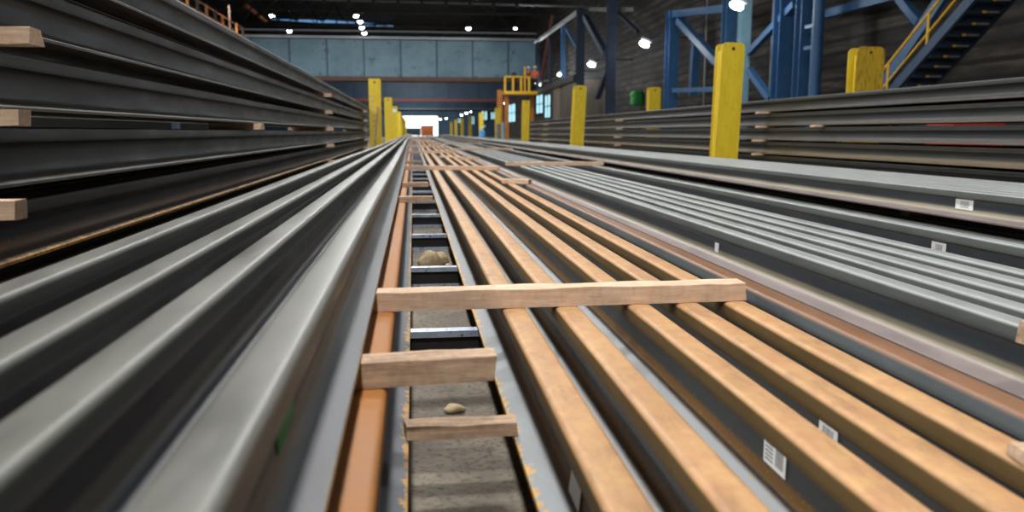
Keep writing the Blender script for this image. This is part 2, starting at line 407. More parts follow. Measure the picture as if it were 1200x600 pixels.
# ------------------------------------------------------------------ timbers
def timber(a, b, hgt, dep, mat, label, group, name='timber_beam', jag=.004, rz=0):
    """a, b: ends of the beam's underside centre line; rough sawn, slightly irregular"""
    a = Vector(a); b = Vector(b); L = (b-a).length; n = max(2, int(L/.06)); bm = bmesh.new(); rings = []
    for i in range(n+1):
        t = i/n; j = lambda: random.uniform(-jag, jag)*.5
        x = L*t
        if i in (0, n): e = lambda: random.uniform(-jag, jag)*1.5
        else: e = lambda: 0
        rings.append([bm.verts.new((x+e(), y+(0 if z == 0 else j()), z+(0 if z == 0 else j()))) for y, z in ((-dep/2, 0), (dep/2, 0), (dep/2, hgt), (-dep/2, hgt))])
    for A, B in zip(rings, rings[1:]):
        for q in range(4): bm.faces.new((A[q], A[(q+1) % 4], B[(q+1) % 4], B[q]))
    bm.faces.new(rings[0]); bm.faces.new(rings[-1])
    bmesh.ops.bevel(bm, geom=[e for e in bm.edges if abs((e.verts[0].co-e.verts[1].co).x) > .01 or len(e.link_faces) == 2 and e.calc_face_angle(0) > 1], offset=.002, segments=1, affect='EDGES')
    mb = MB(); mb.bm.free(); mb.bm = bm
    o = bpy.data.objects.new(name, mb.mesh(name, mat, 25)); COL.objects.link(o)
    t = (b-a).normalized(); q = Vector((1, 0, 0)).rotation_difference(t)
    o.location = a; o.rotation_mode = 'QUATERNION'; o.rotation_quaternion = q
    return tag(o, label, 'timber', group)
HB = Z_BROWN+.0005
G1 = 'timber beams lying across the rails'
timber((-.16, 2.27, HB), (.985, 2.29, HB), .055, .075, WOOD, 'long pale timber beam in the foreground across the rusty rails and channel', G1)
def zbeam(px0, px1, py, z, hgt, dep, label, dy=0, group=G1, mat=WOOD):
    a = atZ(px0, py, z+hgt/2); b = atZ(px1, py, z+hgt/2); Y = (a.y+b.y)/2
    a = atY(px0, py, Y); b = atY(px1, py, Y)
    return timber((a.x, Y, z), (b.x, Y+dy, z), hgt, dep, mat, label, group)
timber((-.2, 10.9, HB), (1.13, 10.6, HB), .055, .09, WOOD, 'pinkish timber beam across the rusty rails, next one beyond the foreground beam', G1)
timber((-.2, 19.3, HB), (1.0, 19.4, HB), .055, .09, WOOD, 'third pale timber beam up the rusty rails', G1)
timber((-.2, 27, HB), (1.06, 27.2, HB), .055, .1, WOOD, 'fourth pale timber beam far up the rusty rails', G1)
timber((-.2, 42, HB), (1.06, 42.2, HB), .055, .1, WOOD, 'farthest timber beam across the rusty rails', G1)
timber((.55, 16.2, HB), (.95, 15.6, HB), .03, .1, WOOD, 'short loose board on the rusty rails between two timber beams', G1)
timber((.85, 14.6, HB), (1.2, 14.7, HB), .04, .08, WOOD, 'short bright offcut on the outer rusty rails', G1)
timber((.885, 7.9, HB), (1.13, 7.75, HB), .045, .08, WOOD, 'timber stub on the two outer rusty rails beside the grey row', G1)
p = atZ(1171, 498, Z_BROWN+.05)
timber((p.x+.02, p.y-.02, HB), (1.2, p.y-.06, HB), .018, .05, WOOD2, 'timber end on outer rusty rails at the right edge of view', G1)
HS = Z_S+.0005
timber((1.3, 11.3, HS), (2.7, 11.25, HS), .05, .09, WOOD, 'tan timber beam laid across the close row of light grey rails', G1)
timber((1.02, 21, HS), (2.62, 21.2, HS), .05, .1, WOOD, 'yellowish timber beam farther up the light grey rails', G1)
timber((1.1, 31, HS), (2.62, 31.2, HS), .05, .1, WOOD, 'farthest timber beam across the light grey rails', G1)
p = atZ(1194, 384, Z_S+.05)
timber((p.x+.05, p.y+.03, HS), (2.66, p.y+.05, HS), .05, .06, WOOD2, 'timber end poking in at right edge above the pinkish-footed rail', G1)
# in the channel
timber((-.165, 1.575, HB), (.158, 1.6, HB), .053, .07, WOOD2, 'nearer grey-brown timber jutting from under left rail over the channel', 'short timbers over the open channel')
ZT = Z_BEAR+.0125
timber((-.03, 1.69, ZT), (.216, 1.69, ZT), .032, .055, WOOD2, 'lowest timber crossing the channel at the front, between the rail feet', 'short timbers over the open channel')
for Y, l in ((5.85, 'short timber stub over the channel, first beyond the rubble'), (7.5, 'short timber stub over the channel, second beyond the rubble'), (13.2, 'short timber stub far up the channel')):
    timber((-.165, Y, HB), (.13, Y, HB), .04, .09, WOOD2, l, 'short timbers over the open channel')
# spacers of the left stack
G2 = 'timber spacers in the tall left stack'; gap = LSP-RAILH
def lsp(k, Y, tip, label, dep=.09, back=-1.64, dy=0):
    z = LSTOP-LSP*k-RAILH-gap+.0005
    timber((back, Y+dy, z), (tip, Y, z), gap-.001, dep, WOOD, label, G2, 'timber_spacer')
lev = ['under the topmost rail', 'under the second rail', 'under the third rail', 'under the fourth rail', 'under the fifth rail']
for k, px, py, dp, X in ((1, 34, 41.5, .08, None), (2, 22, 139.5, .08, -1.08), (3, 16, 247, .06, None)):
    q = atZ(px, py, LSTOP-LSP*k-RAILH-gap/2) if X is None else atX(px, py, X)
    lsp(k, q.y+dp/2, q.x, 'near timber spacer end '+lev[k]+' of the left stack', dp)
lsp(2, 6.1, -1.095, 'long bright plank showing in the gap '+lev[2]+' of left stack', .12, -1.46)
for k in range(5):
    lsp(k, 10.9+.05*k, -1.06, 'middle timber spacer '+lev[k]+' of the left stack')
    lsp(k, 19.4, -1.07, 'timber spacer '+lev[k]+' of left stack, by the first left post')
    lsp(k, -.3, -1.1, 'timber spacer of the left stack beside the camera, out of view')
# spacers of the right stack
G3 = 'timber spacers in the long right stack'; vgap = VP_-RAILH
for k in range(5):
    z = VTOP-VP_*k-RAILH-vgap+.0005
    for j, (Y, l) in enumerate(((11.25, 'by the nearest yellow post'), (19.4, 'between two yellow posts'), (30.5, 'beyond the second yellow post'), (4.5, 'right of view'))):
        timber((4.93+.03*(k % 2), Y+.05*k-.1, z), (5.58, Y+.06*k-.1, z), vgap-.001, .1, WOOD, 'timber spacer '+lev[k].replace(' down', ' down')+' of the right stack, '+l, G3, 'timber_spacer')
z = VTOP-VP_-RAILH-vgap+.0005
timber((4.98, 9.6, z), (6.03, 9.6, z), vgap-.001, .1, WOOD, 'timber spacer under the second rail of right stack, right of nearest post', G3, 'timber_spacer')

# ------------------------------------------------------------------ supports
G4 = 'steel bearers under the rails'
zc = (Z_BEAR+FLOOR)/2; bh = Z_BEAR-FLOOR
def bearer_meshes(x0):
    m = MB(); 
    for q in (-1, 1): m.bar((x0, 0, q*(bh/2-.011)), (2.75, 0, q*(bh/2-.011)), .05, .022)
    return m.mesh('steel_bearer', STEELB), MB().bar((x0, 0, 0), (2.75, 0, 0), .014, bh-.04).mesh('web', BLACK)  # web coloured black to stand in for shade below the top flange
bme = bearer_meshes(-1.72); bme2 = bearer_meshes(-.76)
for i in range(1, 34):
    Y = 1.36+1.31*i
    bb = bme if Y < 20.1 else bme2; o = bpy.data.objects.new('steel_bearer', bb[0]); COL.objects.link(o); o.location = (0, Y+.0275, zc); w = bpy.data.objects.new('web', bb[1]); COL.objects.link(w); w.parent = o; w['label'] = 'web blackened for the shade under the flange'
    l = ORD[i-1]+' bluish steel bearer up the channel from the camera' if 1 <= i <= 5 else ('steel bearer beneath the rails at the bottom edge' if i == 0 else 'bluish steel bearer far up the open channel')
    tag(o, l, 'bearer', G4)
for i in range(9):
    Y = 1.36+1.31*i*3
    timber((1.44, Y+.03, Z_BEAR), (2.64, Y+.03, Z_BEAR), Z_S-RAILH-Z_BEAR-.0005, .1, WOOD2, 'thin timber packing hidden under the light grey rails', 'hidden packings', 'timber_packing')
    timber((-1.66, Y+.03, Z_BEAR), (-1.15, Y+.03, Z_BEAR), LSTOP-LSP*5-RAILH-Z_BEAR-.0005, .1, WOOD2, 'timber block hidden under the lowest rail of the left stack', 'hidden packings', 'timber_packing') if Y < 21 else None
    timber((3.55, Y+.1, FLOOR+.005+RAILH), (4.3, Y+.1, FLOOR+.005+RAILH), Z_U-RAILH-FLOOR-.006-RAILH, .1, WOOD2, 'timber packing hidden beneath the raised grey row', 'hidden packings', 'timber_packing')
    if Y < 36:
        timber((5.0, Y+.1, FLOOR), (6.03, Y+.1, FLOOR), VTOP-VP_*5-RAILH-FLOOR-.0005, .1, WOOD2, 'timber block hidden under the lowest rail of the right stack', 'hidden packings', 'timber_packing')

# rubble in the channel
def rock(c, r, sc, label, mat=STONE):
    bm = bmesh.new(); bmesh.ops.create_icosphere(bm, subdivisions=3, radius=r)
    for v in bm.verts:
        k = 1+.28*math.sin(v.co.x*31/r*.05+v.co.y*2.3/r)*math.cos(v.co.z*1.9/r+v.co.x*1.7/r)+random.uniform(-.07, .07)
        v.co = Vector((v.co.x*sc[0], v.co.y*sc[1], v.co.z*sc[2]))*k
    mz = min(v.co.z for v in bm.verts)
    mb = MB(); mb.bm.free(); mb.bm = bm
    o = mb.build('rubble_chunk', mat); o.location = (c[0], c[1], c[2]-mz)
    return tag(o, label, 'rubble', 'rubble on the channel floor')
rock((.085, 4.55, FLOOR), .055, (1.2, 1., 1.), 'largest pale rubble chunk on the channel floor behind a bearer')
rock((.15, 4.7, FLOOR), .04, (1.2, 1, 1.), 'brown rubble piece behind and right of the largest pale chunk')
rock((.185, 4.48, FLOOR), .022, (1, 1, 1), 'small rubble piece right of the largest pale chunk')
p = atZ(533, 484, FLOOR)
rock((p.x, p.y, FLOOR), .019, (1.5, 1, .7), 'small crumbled yellowish lump on the concrete between the front timbers')

# ------------------------------------------------------------------ yellow posts
def plate(name, w, z0, z1, r, hole, t, mat):      # upright plate with rounded top corners and a drilled hole, in XZ
    cu = bpy.data.curves.new(name, 'CURVE'); cu.dimensions = '2D'; cu.fill_mode = 'BOTH'; cu.extrude = t/2
    def spl(pts):
        s = cu.splines.new('POLY'); s.points.add(len(pts)-1); s.use_cyclic_u = True
        for q, (x, y) in zip(s.points, pts): q.co = (x, y, 0, 1)
    o = [(-w/2, z0), (w/2, z0)]
    for k in range(7): a = k/6*PI/2; o.append((w/2-r+r*math.cos(a), z1-r+r*math.sin(a)))
    for k in range(7): a = PI/2+k/6*PI/2; o.append((-w/2+r+r*math.cos(a), z1-r+r*math.sin(a)))
    spl(o)
    if hole: spl([(hole*math.cos(k/12*2*PI), z1-.09+hole*math.sin(k/12*2*PI)) for k in range(12)])
    ob = bpy.data.objects.new(name, cu); me = bpy.data.meshes.new_from_object(ob); bpy.data.objects.remove(ob); bpy.data.curves.remove(cu)
    me.transform(Matrix.Rotation(PI/2, 4, 'X')); me.materials.clear(); me.materials.append(mat)
    return me
PH = 1.3-FLOOR
front_me = plate('front_flange', .35, 0, PH, .075, .026, .02, YEL); back_me = plate('back_flange', .35, 0, PH, .075, .026, .02, YEL)
web_me = MB().box((-.012, -.11, 0), (.012, .11, PH-.2)).mesh('web', YEL)
rib_me = MB().box((-.166, -.085, 0), (-.15, -.035, PH-.12)).box((-.166, .0, 0), (-.15, .05, PH-.12)).box((.15, -.085, 0), (.166, -.035, PH-.12)).mesh('side_rib', YEL)
nbase_me = MB().box((-.15, -.2, 0), (.15, .2, .025), .004).mesh('base_plate', YELD)
base_me = MB().box((-.26, -.2, 0), (.26, .2, .025), .004).mesh('base_plate', YELD)
narrow = plate('front_flange', .29, 0, PH, .02, .026, .02, YEL); narrowb = plate('back_flange', .29, 0, PH, .02, .026, .02, YEL)
narrowr = MB().box((-.1, -.11, 0), (-.085, .11, PH-.06)).mesh('side_rib', YEL)
old_f = plate('front_flange', .46, 0, PH, .09, .02, .02, YELD); old_b = plate('back_flange', .46, 0, PH, .09, .02, .02, YEL)
hole_me = MB().tube([(0, -.012, PH-.09), (0, .012, PH-.09)], .0258, 16).mesh('hole_shade', BLACK)  # black disc in the drilled hole, painted in for its dark inside
def post(X, Y, label, group, kind='wide', lean=0.):
    e = empty('yellow_post', (X, Y, FLOOR), label, 'post', group); e.rotation_euler.y = lean
    f, b, r = {'wide': (front_me, back_me, rib_me), 'narrow': (narrow, narrowb, narrowr), 'old': (old_f, old_b, rib_me)}[kind]
    for nm, me, y in (('front_flange', f, -.12), ('web', web_me, 0), ('back_flange', b, .12), ('side_rib', r, 0), ('hole_shade', hole_me, -.118), ('base_plate', nbase_me if kind == 'narrow' else base_me, 0)):
        o = bpy.data.objects.new(nm, me); COL.objects.link(o); o.parent = e; o.location = (0, y, 0)
    return e
far = 'distant yellow post in the right row, blurred'
for i in range(9):
    Y = 11.7+11*i
    l = ['large bright yellow post with rounded top, nearest on the right', 'second yellow post on the right, before the long stack', 'third yellow post on the right, in front of the orange platform tower',
         'fourth yellow post on the right, just right of the bright blue bin', 'fifth yellow post on the right, just left of the bright blue bin'][i] if i < 5 else far
    post((4.66, 4.64)[i] if i < 2 else 4.69, Y, l, 'yellow posts right of the rails', 'wide' if i < 2 else 'narrow', (.025, .045, .02)[i] if i < 3 else 0.)
post(7.05, 12., 'stubby scuffed yellow post top behind the long right stack, left of the blue stairs', 'yellow posts behind the long right stack', 'old')
post(7.08, 23.3, 'yellow post top behind the long right stack, beside the blue column', 'yellow posts behind the long right stack', 'wide')
LP = []
for i in range(8):
    l = ['bright yellow post at the end of tall left stack, leaning plank on it', 'second yellow post of the left row', 'third yellow post of the left row, pale patch near its top', 'fourth yellow post of the left row'][i] if i < 4 else 'distant yellow post in the left row, blurred'
    LP.append(post(-.925, 20.5+11*i, l, 'yellow posts left of the rails', 'narrow'))
pt = MB().box((-.1, -.1345, PH-.3), (.1, -.1305, PH-.14), .001).build('pale_patch', PAPER, LP[2]); pt['label'] = 'pale rectangular patch'
sc_ = MB()
for k in range(10): sc_.box((-.1+.006*k, -.1335, PH-.45-.12*k), (-.04+.006*k, -.1305, PH-.4-.12*k), .001)
o = sc_.build('scuff_marks', SCUFF, LP[0]); o['label'] = 'column of pale scuff marks'
a = Vector((-.97, 20.22, FLOOR)); b = Vector((-.84, 20.335, .62))
timber(a, b, .04, .06, WOOD2, 'thin plank leaning against the first left yellow post', 'leaning planks', 'plank')

# ------------------------------------------------------------------ hall shell
Y0, Y1, XL, XR, ZR = -14., 131., -24., 14., 15.5
struct(MB().box((XL-.3, Y0-.3, FLOOR-.3), (XR+.3, Y1+30, FLOOR)).build('floor', CONC))
struct(MB().box((XL-.3, Y0-.3, ZR), (XR+.3, Y1+.3, ZR+.3)).build('ceiling', ROOF))
struct(MB().box((XL-.3, Y0-.3, FLOOR), (XL, Y1+.3, ZR)).build('wall_left', ROOF))
struct(MB().box((XR, Y0-.3, FLOOR), (XR+.3, Y1+.3, ZR)).build('wall_right', SLAT))
struct(MB().box((XL, Y0-.3, FLOOR), (XR, Y0, ZR)).build('wall_near', ROOF))
dl, dr, dt = atY(462, 140, Y1).x, atY(513, 140, Y1).x, atY(490, 136, Y1).z
m = MB().box((XL, Y1, FLOOR), (dl, Y1+.3, ZR)).box((dr, Y1, FLOOR), (XR, Y1+.3, ZR)).box((dl, Y1, dt), (dr, Y1+.3, ZR))
for k in range(16): m.box((XL+1+k*2.3, Y1-.12, dt+.3), (XL+1.16+k*2.3, Y1, ZR-1))
struct(m.build('wall_far', DARKW))
m = MB().box((dl-.25, Y1-.2, FLOOR), (dl, Y1-.01, dt+.25)).box((dr, Y1-.2, FLOOR), (dr+.25, Y1-.01, dt+.25)).box((dl, Y1-.2, dt), (dr, Y1-.01, dt+.25))
struct(m.build('trim_1', TRUSS))
# light horizontal ledge and beam on the far wall
struct(MB().box((XL, Y1-.5, 3.55), (XR, Y1-.01, 3.72)).build('trim_2', GALV))
# clerestory strip high in the roof on the left
m = MB(); fr = MB()
A = atY(302, 20, 118); B = atY(462, 31, 118)
for k in range(7):
    t0, t1 = k/7+.006, (k+1)/7-.006
    m.bar(A.lerp(B, t0), A.lerp(B, t1), .08, .42, (0, 0, 1))
    q = A.lerp(B, k/7); fr.bar(q-Vector((0, .05, .3)), q+Vector((0, -.05, .3)), .12, .12)
fr.bar(A+Vector((0, 0, .28)), B+Vector((0, 0, .28)), .3, .1); fr.bar(A-Vector((0, 0, .28)), B-Vector((0, 0, .28)), .3, .1)
w1 = struct(fr.build('window_1', TRUSS)); m.build('pane', SKYL, w1)
A = atY(440, 8.5, 118); B = atY(454, 9.5, 118)
w2 = struct(MB().bar(A-Vector((0, 0, .2)), B-Vector((0, 0, .2)), .3, .08).build('window_2', TRUSS)); MB().bar(A, B, .08, .3).build('pane', SKYL, w2)
# right wall windows far back
n = 3
for (x0, x1, y0, y1) in ((596.5, 604.5, 122, 143), (612, 619, 122, 142), (629, 637, 111, 133), (639, 646, 111, 138)):
    Xw = XR-.06; a = atX(x0, y1, Xw); b = atX(x1, y0, Xw); zt = atX((x0+x1)/2, y0, Xw).z; zb = atX((x0+x1)/2, y1, Xw).z
    ya, yb = max(a.y, b.y), min(a.y, b.y); ym = (ya+yb)/2
    f = MB()
    for yy in (ya, yb, ym): f.box((XR-.16, yy-.12, zb-.1), (XR-.005, yy+.12, zt+.1))
    for zz in (zb, zt, (zb+zt)/2): f.box((XR-.15, yb-.1, zz-.05), (XR-.005, ya+.1, zz+.05))
    w = struct(f.build('window_%d' % n, TRUSS)); n += 1
    MB().box((XR-.1, yb, zb), (XR-.04, ya, zt)).build('pane', WINL, w)

for (x0, x1, y0, y1) in ((564, 571, 130, 141), (552, 556, 136, 146), (536.5, 540, 138, 145), (575, 580, 131, 140)):
    a = atY(x0, y1, Y1-.06); b = atY(x1, y0, Y1-.06); f = MB()
    for xx in (a.x, b.x, (a.x+b.x)/2): f.box((xx-.07, Y1-.16, a.z-.1), (xx+.07, Y1-.005, b.z+.1))
    for zz in (a.z, b.z): f.box((a.x, Y1-.15, zz-.07), (b.x, Y1-.005, zz+.07))
    w = struct(f.build('window_%d' % n, TRUSS)); n += 1
    MB().box((a.x, Y1-.1, a.z), (b.x, Y1-.04, b.z)).build('pane', WINL, w)
# outdoors behind the doorway
W = bpy.data.worlds.new('world'); SC.world = W; W.use_nodes = True
W.node_tree.nodes['Background'].inputs[0].default_value = (.85, .93, 1, 1); W.node_tree.nodes['Background'].inputs[1].default_value = 3.

# ------------------------------------------------------------------ roof steelwork
def roof_truss(Y, zb, label):
    e = empty('roof_truss', (0, Y, zb), label, 'truss', 'roof trusses')
    MB().bar((XL, 0, 0), (XR, 0, 0), .2, .16).build('bottom_chord', TRUSS, e)
    MB().bar((XL, 0, 1.8), (XR, 0, 1.8), .22, .2).build('top_chord', TRUSS, e)
    m = MB(); x = XL; k = 0
    while x < XR-1.5:
        m.bar((x, 0, 0 if k % 2 else 1.8), (x+1.9, 0, 1.8 if k % 2 else 0), .1, .1); x += 1.9; k += 1
    m.build('lattice', TRUSS, e); return e
tl = ['nearest dark roof truss spanning the hall at top of view', 'second dark roof truss back', 'third dark roof truss back', 'fourth dark roof truss back', 'rearmost dark roof truss']
for k in range(5): roof_truss(74+12*k, 12.2, tl[k])
# cable festoon below the roof
A = atY(395, 1, 66); B = atY(700, 10, 66); A.x = -20; A.z = B.z+.35
e = empty('cable_festoon', (0, 66, A.z), 'pale festoon rail with drooping black cable loops high under the roof', 'festoon')
MB().tube([(A.x, 0, 0), (B.x+1, 0, -.2)], .09).build('rail', GALV, e)
pts = []
for k in range(8):
    for t in range(8):
        x = A.x+(k+t/8)*2.0; pts.append((x, 0, -.12-1.5*math.sin(t/8*PI)-.004*(x-A.x)))
MB().tube(pts, .07, 6).build('cable', BLACK, e)
m = MB()
for k in range(16): m.box((A.x+k*1.9-.12, -.1, -.3-.006*k), (A.x+k*1.9+.12, .1, .1-.006*k))
m.build('trolley', TRUSS, e)

# ------------------------------------------------------------------ overhead cranes
def crane(Y, ztop, zbot, x0, x1, pm, fm, label, pitch, stiff=True):
    e = empty('crane_girder', (0, Y, zbot), label, 'crane', 'overhead crane girders')
    h = ztop-zbot
    MB().box((x0, 0, .3), (x1, 1.2, h)).build('web_plate', pm, e)
    MB().box((x0, -.35, 0), (x1, 1.5, .3)).build('bottom_flange', fm, e)
    MB().box((x0, -.3, h), (x1, 1.4, h+.16)).build('top_flange', GALV, e)  # pale colour stands in for light along the top edge
    x = x0+.6
    while x < x1 and stiff:
        MB().box((x-.04, -.09, .3), (x+.04, 0, h)).build('stiffener', GIRDD, e); x += pitch
    return e
zt = atY(450, 46, 60).z; zb = atY(450, 95, 60).z
c1 = crane(60, zt, zb, -14.5, 9.1, GIRD, BROWN, 'big blue-grey overhead crane girder with brown bottom flange', 2.62)
MB().tube([(-14.5, -.5, zt-zb+.5), (9.1, -.5, zt-zb+.5)], .06).build('handrail', GALV, c1)
zt2 = atY(450, 90, 96).z; zb2 = atY(500, 119, 96).z
crane(96, zt2, zb2, -18, 12, GIRDD, REDBR, 'darker crane girder with dull red bottom flange, beyond the big one', 3.6)

# ------------------------------------------------------------------ lamps
def high_bay(p, label, r=.3, light=0, size=.7, col=(1, .97, .93), group='roof lamps'):
    e = empty('high_bay_lamp', p, label, 'lamp', group)
    MB().lathe((0, 0, 0), [(r, 0), (r*.97, .05), (r*.5, r*.7), (r*.35, r*.8)], 20).build('reflector', GALV, e)
    MB().ball((0, 0, -.01), r*.85, (1, 1, .75), 18).build('lens', LAMP, e)
    MB().lathe((0, 0, r*.8), [(r*.32, 0), (r*.32, .3), (r*.15, .34)], 14).build('ballast_housing', TRUSS, e)
    MB().tube([(0, 0, r*.8+.3), (0, 0, max(.8, ZR-p[2]-.02))], .02).build('hanger', TRUSS, e)
    if light:
        ld = bpy.data.lights.new('lamp_light', 'AREA'); ld.shape = 'DISK'; ld.size = size; ld.energy = light; ld.color = col
        lo = bpy.data.objects.new('lamp_light', ld); COL.objects.link(lo); lo.parent = e; lo.location = (0, 0, -r*.7)
    return e
for px, py, H, l in ((417, 18, 11.2, 'nearest of four roof lamps in a row left of centre'), (422, 25, 11.2, 'second of four roof lamps in a row left of centre'), (424, 32, 11.2, 'third of four roof lamps in a row left of centre'), (427, 38.5, 11.2, 'farthest of four roof lamps in a row left of centre'),
                     (319, 18, 11.2, 'bright roof lamp on the left, above the left stack'), (339, 36, 11.2, 'smaller roof lamp on the left, lower by the crane girder'),
                     (549, 33, 11.2, 'bright single roof lamp right of centre above the crane girder'), (604, 33, 11., 'small dim roof lamp above the right end of the crane girder')):
    p = atZ(px, py, H); high_bay(p, l, .3 if px != 604 else .2)
# far small lamps seen above the right posts
for px, py, Y, l in ((592, 120.5, 88, 'far roof lamp left of the orange platform legs'), (541, 134.5, 112, 'left one of two close far lamps above the distant right posts'), (546.5, 132.3, 112, 'right one of two close far lamps above the distant right posts'),
                  (523, 138.5, 120, 'far lamp just right of the bright doorway'), (516, 139.5, 124, 'far lamp at the right edge of the bright doorway'), (551.5, 131, 118, 'tiny dim far lamp right of the two close ones')):
    high_bay(atY(px, py, Y), l, .2 if px != 551.5 else .11)
# main lamps over the bay
POW = 420
for X, Y in [(x, y) for x in (-.55, -11.) for y in (-6, 3, 12, 22, 34, 48)] + [(6., y) for y in (8, 30)]:
    high_bay((X, Y, 9.2), 'unseen lamp added to brighten the far hall', .8, POW*(1.8 if X < -10 else 1.25 if X < 0 else .25)*(2. if Y < 0 else 1)  , 1.1)
for X, Y in ((-4, 52), (4, 52), (3, 78), (-5, 78), (0, 88), (0, 108), (0, 122)):  # unseen lamps added to brighten the far end of the hall
    high_bay((X, Y, 8.6), 'unseen lamp added to brighten the far hall', .45, POW*(1.2 if Y < 80 else 3), .9)

def wall_lamp(px, py, label):
    p = atZ(px, py, 4.2); e = empty('wall_lamp', p, label, 'lamp', 'wall lamps on the right')
    MB().ball((0, 0, 0), .2, (1.25, .8, .62)).build('lens', LAMP, e, rot=(0, .35, 0))
    MB().box((-.25, -.16, .14), (.3, .16, .3), .05).build('housing', GALV, e, rot=(0, .35, 0))
    MB().tube([(.1, 0, .24), (.7, 0, .35), (XR-p.x-.02, 0, .35)], .04).build('bracket_arm', TRUSS, e)
    ld = bpy.data.lights.new('lamp_light', 'POINT'); ld.energy = 900 if px < 640 else 120; ld.shadow_soft_size = .3; ld.color = (.92, .97, 1)
    lo = bpy.data.objects.new('lamp_light', ld); COL.objects.link(lo); lo.parent = e; lo.location = (-.3, -.4, -.35)
for px, py, l in ((863, 7, 'nearest wall lamp, glaring at the top above the nearest yellow post'), (755, 52, 'second wall lamp, on a long bracket against the clad wall'), (693, 76, 'third wall lamp, right of the dark lattice column'),
                  (657, 88.5, 'fourth wall lamp, inside the dark lattice frame'), (630, 99, 'farthest wall lamp, beside the person on the platform')):
    wall_lamp(px, py, l)

# ------------------------------------------------------------------ blue structure on the right wall
XB = 12.4
def bt(px0, py0, px1, py1, w, mat, X=XB, h=None, I=False):
    a = atX(px0, py0, X); b = atX(px1, py1, X); m = MB()
    return m.ibeam(a, b, w, h or w) if I else m.bar(a, b, w, h or w)
def col(px, w, mat, label, X=XB, pyt=0, zt=None, group='blue wall columns', name='steel_column', plates=True):
    c = atX(px, 110, X); zt = ZR if zt is None else zt
    e = empty(name, (c.x, c.y, FLOOR), label, 'column', group)
    MB().ibeam((0, 0, .02), (0, 0, zt-FLOOR), w, w, w*.08, (0, 1, 0)).build('shaft', mat, e)
    MB().box((-w*.8, -w*.8, 0), (w*.8, w*.8, .03)).build('base_plate', mat, e)
    return e
e = empty('braced_steelwork', (XB, atX(815, 110, XB).y, FLOOR), 'blue braced steel frame on the right wall behind the nearest yellow post', 'frame')
def part(o, par, name):
    o.name = name; o.parent = par; o.matrix_parent_inverse = Matrix.Translation(-par.location); return o
zT = atX(786, 14, XB).z
for px, w in ((786, .62), (851, .5)):
    c = atX(px, 100, XB); part(MB().ibeam((XB, c.y, FLOOR+.02), (XB, c.y, zT if px == 786 else ZR-.1), w*.8, w, .05, (0, 1, 0)).build('column', BLUE), e, 'column')
part(bt(786, 17, 851, 10, .3, BLUE).build('top_beam', BLUE), e, 'top_beam')
part(bt(796, 24, 846, 78, .3, BLUE).build('diagonal_brace', BLUE), e, 'diagonal_brace')
part(bt(790, 106, 850, 104, .2, BLUE).build('lower_beam', BLUE), e, 'lower_beam')
part(bt(816, 40, 812, 112, .36, BLUE, X=13.3).build('rear_column', BLUE), e, 'rear_column')
part(bt(878, 82, 903, 116, .22, BLUE).build('diagonal_brace', BLUE), e, 'diagonal_brace')
part(bt(878, 62, 932, 5, .22, BLUE).build('diagonal_brace', BLUE), e, 'diagonal_brace')
c = atX(871, 60, XB); part(MB().ibeam((XB, c.y, FLOOR+.02), (XB, c.y, ZR-.1), .4, .32, .03, (0, 1, 0)).build('column', PALEBLUE), e, 'column')['label'] = 'column coloured pale blue for the lamp light on it'  # paler than the other columns: lamp light put into its colour
e['label'] = 'blue braced steel frame against the right wall behind the nearest yellow post'
for px, w, l in ((914, .5, 'left blue steel column of the pair right of the nearest yellow post'), (938, .42, 'right blue steel column of the pair, beside the blue pipe')):
    col(px, w, BLUE, l)
c = atX(957, 60, XB-.3)
e = empty('blue_pipe', (c.x, c.y, FLOOR), 'round vertical blue pipe beside the blue steel columns', 'pipe')
MB().tube([(0, 0, 0), (0, 0, ZR-FLOOR)], .17, 20).build('pipe', BLUE, e)
for zz in (atX(945, 35, XB).z, atX(945, 59, XB).z): MB().box((-.05, .05, zz-FLOOR-.05), (.12, .75, zz-FLOOR+.05)).build('bracket', BLUE, e)
A = atX(967, 17, 13.5); B = atX(1040, -3, 13.5)
tag(MB().bar(A, B+(B-A)*.6, .25, .25).build('wall_tie', BLUE), 'blue tie bar sloping up the dark wall right of the blue pipe', 'tie bar')
A = atX(1050, -8, 13.6); B = atX(1078, 26, 13.6)
tag(MB().bar(A+(A-B)*.5, B, .22, .22).build('wall_brace', BLUE), 'blue brace sloping down to the stair handrail on the dark wall', 'tie bar')
# thin conduits
for px, X, l in ((903, 13.3, 'thin pale conduit running up the wall left of the blue columns'), (826, 13.4, 'thin pale conduit inside the blue braced frame')):
    c = atX(px, 80, X); tag(MB().tube([(X, c.y, FLOOR), (X, c.y, 12)], .04).build('conduit', GALV), l, 'conduit')
# green bin on the wall
c = atX(741, 115, 13.4); e = empty('green_box', (13.62, c.y, c.z), 'small green rounded box fixed to the right wall', 'box')
MB().box((-.25, -.4, -.45), (.36, .4, .45), .14).build('body', GREEN, e); MB().box((-.28, -.3, .1), (-.24, .3, .3), .02).build('flap', GREEN, e)

